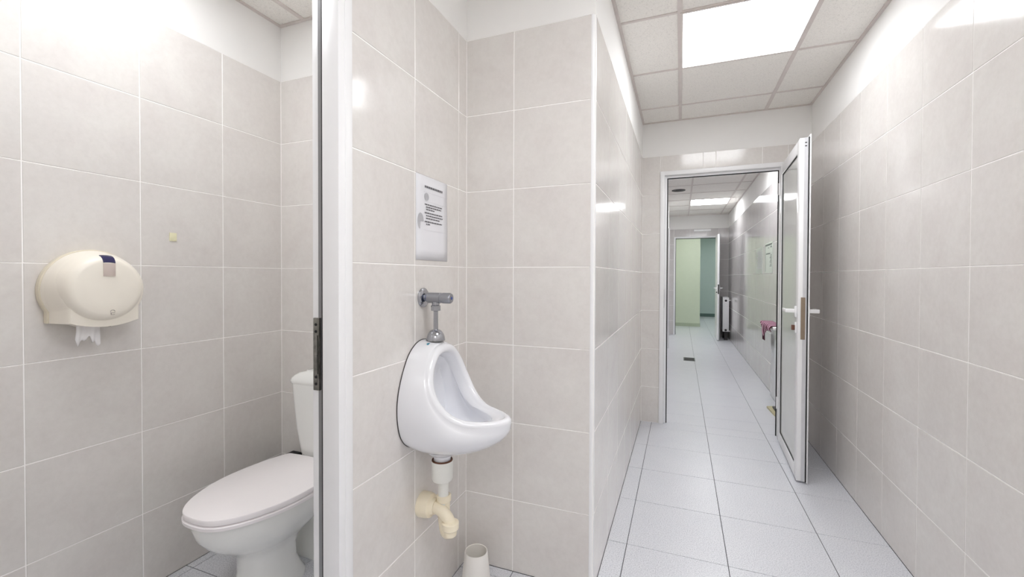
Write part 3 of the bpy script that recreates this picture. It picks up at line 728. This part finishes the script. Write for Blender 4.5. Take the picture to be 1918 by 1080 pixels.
# ------------------------------------------------------------------ notice beside the urinal
no = thing('notice', 'white printed notice sheet taped to the tiles above the urinal', 'notice', (XU, 1.435, 1.47))
NY0, NY1, NZ0, NZ1 = 1.3255, 1.548, 1.327, 1.640
bm = bmesh.new()
for k in range(9):
    pass
nv = []
for r in range(9):
    nv.append([bm.verts.new((XU + .0012 + .0014 * math.sin(r * .7) * (c / 6) ** 2, NY0 + (NY1 - NY0) * c / 6, NZ0 + (NZ1 - NZ0) * r / 8)) for c in range(7)])
for a, b in zip(nv, nv[1:]):
    for i in range(6): bm.faces.new((a[i], a[i + 1], b[i + 1], b[i]))
sh = obj('sheet', bm, MT['paper'], no, 180); sm = sh.modifiers.new('thick', 'SOLIDIFY'); sm.thickness = .0008; sm.offset = 0
def ny(f): return NY0 + (NY1 - NY0) * f
def nz(f): return NZ1 - (NZ1 - NZ0) * f
rng = random.Random(3)
def words(b, f0, f1, zf, hgt):
    y = ny(f0)
    while y < ny(f1) - .004:
        wd = rng.uniform(.006, .017); e1 = min(y + wd, ny(f1))
        add_box(b, XU + .0028, XU + .0032, y, e1, nz(zf) - hgt / 2, nz(zf) + hgt / 2); y = e1 + .0028
bm = bmesh.new()
words(bm, .25, .83, .125, .0075)
obj('heading_print', bm, MT['ink'], no)
bm = bmesh.new()
for f0, f1, zf in ((.25, .80, .335), (.29, .80, .365), (.29, .55, .395), (.25, .82, .435), (.29, .83, .468), (.29, .72, .500), (.25, .80, .540), (.29, .42, .570)): words(bm, f0, f1, zf, .0042)
obj('text_print', bm, MT['ink'], no)
def disc(b, fy, fz, ry, rz, a0=0, a1=360, n=24):
    c = (XU + .003, ny(fy), nz(fz)); pts = [Vector((c[0], c[1] + ry * math.cos(math.radians(a0 + (a1 - a0) * k / n)), c[2] + rz * math.sin(math.radians(a0 + (a1 - a0) * k / n)))) for k in range(n)]
    if a1 - a0 < 360: pts.append(Vector(c))
    b.faces.new([b.verts.new(p) for p in pts])
bm = bmesh.new(); disc(bm, .31, .245, .0145, .0145); obj('symbol_print', bm, MT['print_grey'], no)
bm = bmesh.new(); disc(bm, .125, .545, .0205, .030, 0, 270); obj('symbol_print', bm, MT['print_grey'], no)
for zf in (.19, .30, .64): box('rule_line', XU + .0028, XU + .0030, ny(.22), ny(.93), nz(zf) - .0004, nz(zf) + .0004, MT['rule'], no)

# ------------------------------------------------------------------ brush cup on the niche floor
bc = bmesh.new()
add_lathe(bc, (-.782, 1.605, 0), (0, 0, 1), [(0, .056), (.004, .060), (.10, .0505), (.128, .0475), (.132, .046), (.131, .0435), (.10, .0455), (.02, .053), (.012, .001)], 40)
tag(obj('brush_cup', bc, MT['cup'], None, 40), 'empty white plastic toilet brush cup in the niche corner', 'brush holder')

# ------------------------------------------------------------------ hall things
ra = thing('radiator', 'white panel radiator seen end-on beside the far door', 'radiator', (.85, 9.9, .15))
box('end_panel', .785, .900, 9.62, 9.628, .175, .855, MT['radiator'], ra, .003)
box('front_panel', .785, .797, 9.628, 10.08, .175, .85, MT['radiator'], ra, .003)
box('rear_panel', .886, .900, 9.628, 10.08, .175, .85, MT['radiator'], ra, .003)
box('top_grille', .785, .900, 9.628, 10.08, .85, .858, MT['radiator'], ra, .002)
for z in (.795, .205): lathe('plug', (.842, 9.62, z), (0, -1, 0), [(0, .022), (.006, .022), (.008, .014), (.016, .012)], MT['dark'], ra, 20)
tube('pipe', [(.86, 9.64, .80), (.928, 9.64, .80)], .008, MT['radiator'], ra, 12)
for y in (9.68, 10.02): box('bracket', .84, .928, y, y + .02, .17, .19, MT['radiator'], ra)
for y in (9.66, 10.02): box('foot', .82, .88, y, y + .03, 0, .178, MT['dark'], ra)
# shallow white cabinet on the right wall, mostly behind the open door
ba = thing('wall_cabinet', 'shallow white cabinet with projecting top on the right wall, half hidden by the open door', 'cabinet', (.88, 5.0, 0))
box('body', .897, XR - .0008, 4.62, 5.295, .003, .775, MT['china_w'], ba, .006)
box('top', .800, XR - .0008, 4.58, 5.33, .776, .802, MT['china_w'], ba, .010)
# striped cloth draped over the cabinet's top
bm = bmesh.new(); grid = []
DROP = [.050, .050, .050, .052, .058, .068, .085, .110, .140, .165, .140, .090, .035]
for i in range(17):
    t = i / 16; row = []
    for j in range(13):
        y = 4.66 + .58 * j / 12
        if t < .4: x = .90 - (t / .4) * .104; z = .8045 + .003 * (1 + math.sin(j * 1.9)) * t
        else:
            q = (t - .4) / .6; x = .7945 - .010 * math.sin(q * PI) * (1 + .6 * math.sin(j * 1.7)); z = .806 - DROP[j] * q
            y -= .16 * q * max(0, j - 8) / 4
        row.append(bm.verts.new((x, y, z)))
    grid.append(row)
for a, b in zip(grid, grid[1:]):
    for i in range(12): bm.faces.new((a[i], a[i + 1], b[i + 1], b[i]))
cl = obj('cloth', bm, MT['cloth'], None, 180); sm = cl.modifiers.new('thick', 'SOLIDIFY'); sm.thickness = .004; sm.offset = 1
tag(cl, 'maroon and pink striped cloth draped over the white cabinet top', 'cloth')
bm = bmesh.new()
for k in range(5): add_tube(bm, [(.788, 4.99 + k * .022, .665 + .012 * abs(k - 2)), (.789, 4.985 + k * .022, .632 + .010 * (k % 2))], .005, 6)
obj('fringe', bm, MT['cloth_d'], cl)
# flat yellowish piece on the floor beyond the door
fs = thing('floor_wedge', 'pale yellow flat wedge lying on the floor behind the open door', 'wedge', (.84, 4.7, 0))
bm = bmesh.new(); add_loft(bm, [[Vector(p) for p in L] for L in ([(.785, 4.80, .001), (.90, 4.84, .001), (.91, 4.50, .001), (.81, 4.46, .001)], [(.785, 4.80, .018), (.90, 4.84, .018), (.91, 4.50, .018), (.81, 4.46, .018)])])
obj('board', bm, MT['wood'], fs)
box('dark_pad', .825, .895, 4.56, 4.76, .0185, .034, MT['dark'], fs, .003)
tag(box('door_bar', .255, .590, YH1 - .020, YH1 - .0005, 2.245, 2.290, MT['pvc'], None, .004), 'short white plastic bar on the tiles above the far doorway', 'bar')
# floor drain grate
fd = thing('floor_drain', 'small grey rectangular floor drain grate in the hall floor', 'drain', (.128, 7.19, 0))
box('rim', .045, .211, 7.05, 7.33, .0003, .002, MT['drain'], fd)
for k in range(8): box('slat', .058, .198, 7.07 + k * .032, 7.086 + k * .032, .002, .005, MT['dark'], fd)
# notices on the hall's right wall
def hall_notice(y0, y1, z0, z1, label, bold):
    t = thing('hall_notice', label, 'notice', (XR, (y0 + y1) / 2, (z0 + z1) / 2))
    box('sheet', XR - .003, XR - .0003, y0, y1, z0, z1, MT['notice'], t)
    b = bmesh.new(); h_, w_ = z1 - z0, y1 - y0
    x0, x1 = XR - .0036, XR - .0031
    if bold:
        add_box(b, x0, x1, y0 + .08 * w_, y1 - .04 * w_, z1 - .10 * h_, z1 - .05 * h_); add_box(b, x0, x1, y0 + .08 * w_, y0 + .28 * w_, z1 - .18 * h_, z1 - .13 * h_)
        add_box(b, x0, x1, y0 + .46 * w_, y0 + .60 * w_, z1 - .19 * h_, z1 - .16 * h_); add_box(b, x0, x1, y0 + .3 * w_, y1 - .15 * w_, z1 - .38 * h_, z1 - .35 * h_)
        for k in range(9): add_box(b, x0, x1, y0 + .10 * w_, y0 + (.24 + .06 * (k % 3)) * w_, z1 - (.43 + .045 * k) * h_, z1 - (.405 + .045 * k) * h_)
        add_box(b, x0, x1, y1 - .05 * w_, y1 - .03 * w_, z0 + .05 * h_, z1 - .1 * h_)
        obj('print', b, MT['notice_d'], t)
    else:
        for k in range(14): add_box(b, x0, x1, y0 + .06 * w_, y1 - (.12 + .07 * (k % 4)) * w_, z1 - (.16 + .05 * k) * h_, z1 - (.14 + .05 * k) * h_)
        add_box(b, x0, x1, y0 + .02 * w_, y0 + .04 * w_, z0 + .03 * h_, z1 - .2 * h_)
        obj('print', b, MT['print_grey'], t)
hall_notice(5.42, 5.86, 1.315, 1.66, 'printed sheet with bold heading on hall tiles, nearer the open door', True)
hall_notice(6.05, 6.52, 1.31, 1.64, 'paler printed sheet on hall tiles, farther of the two', False)
# round vent in the hall ceiling
lathe('ceiling_vent', (-.044, 7.15, ZC + .004), (0, 0, -1), [(0, .10), (.006, .098), (.007, .072), (.003, .070), (.003, .045), (.009, .043), (.010, .001)], MT['dark'], None, 32)
tag(bpy.data.objects['ceiling_vent'], 'dark round air vent in the hall ceiling', 'vent')
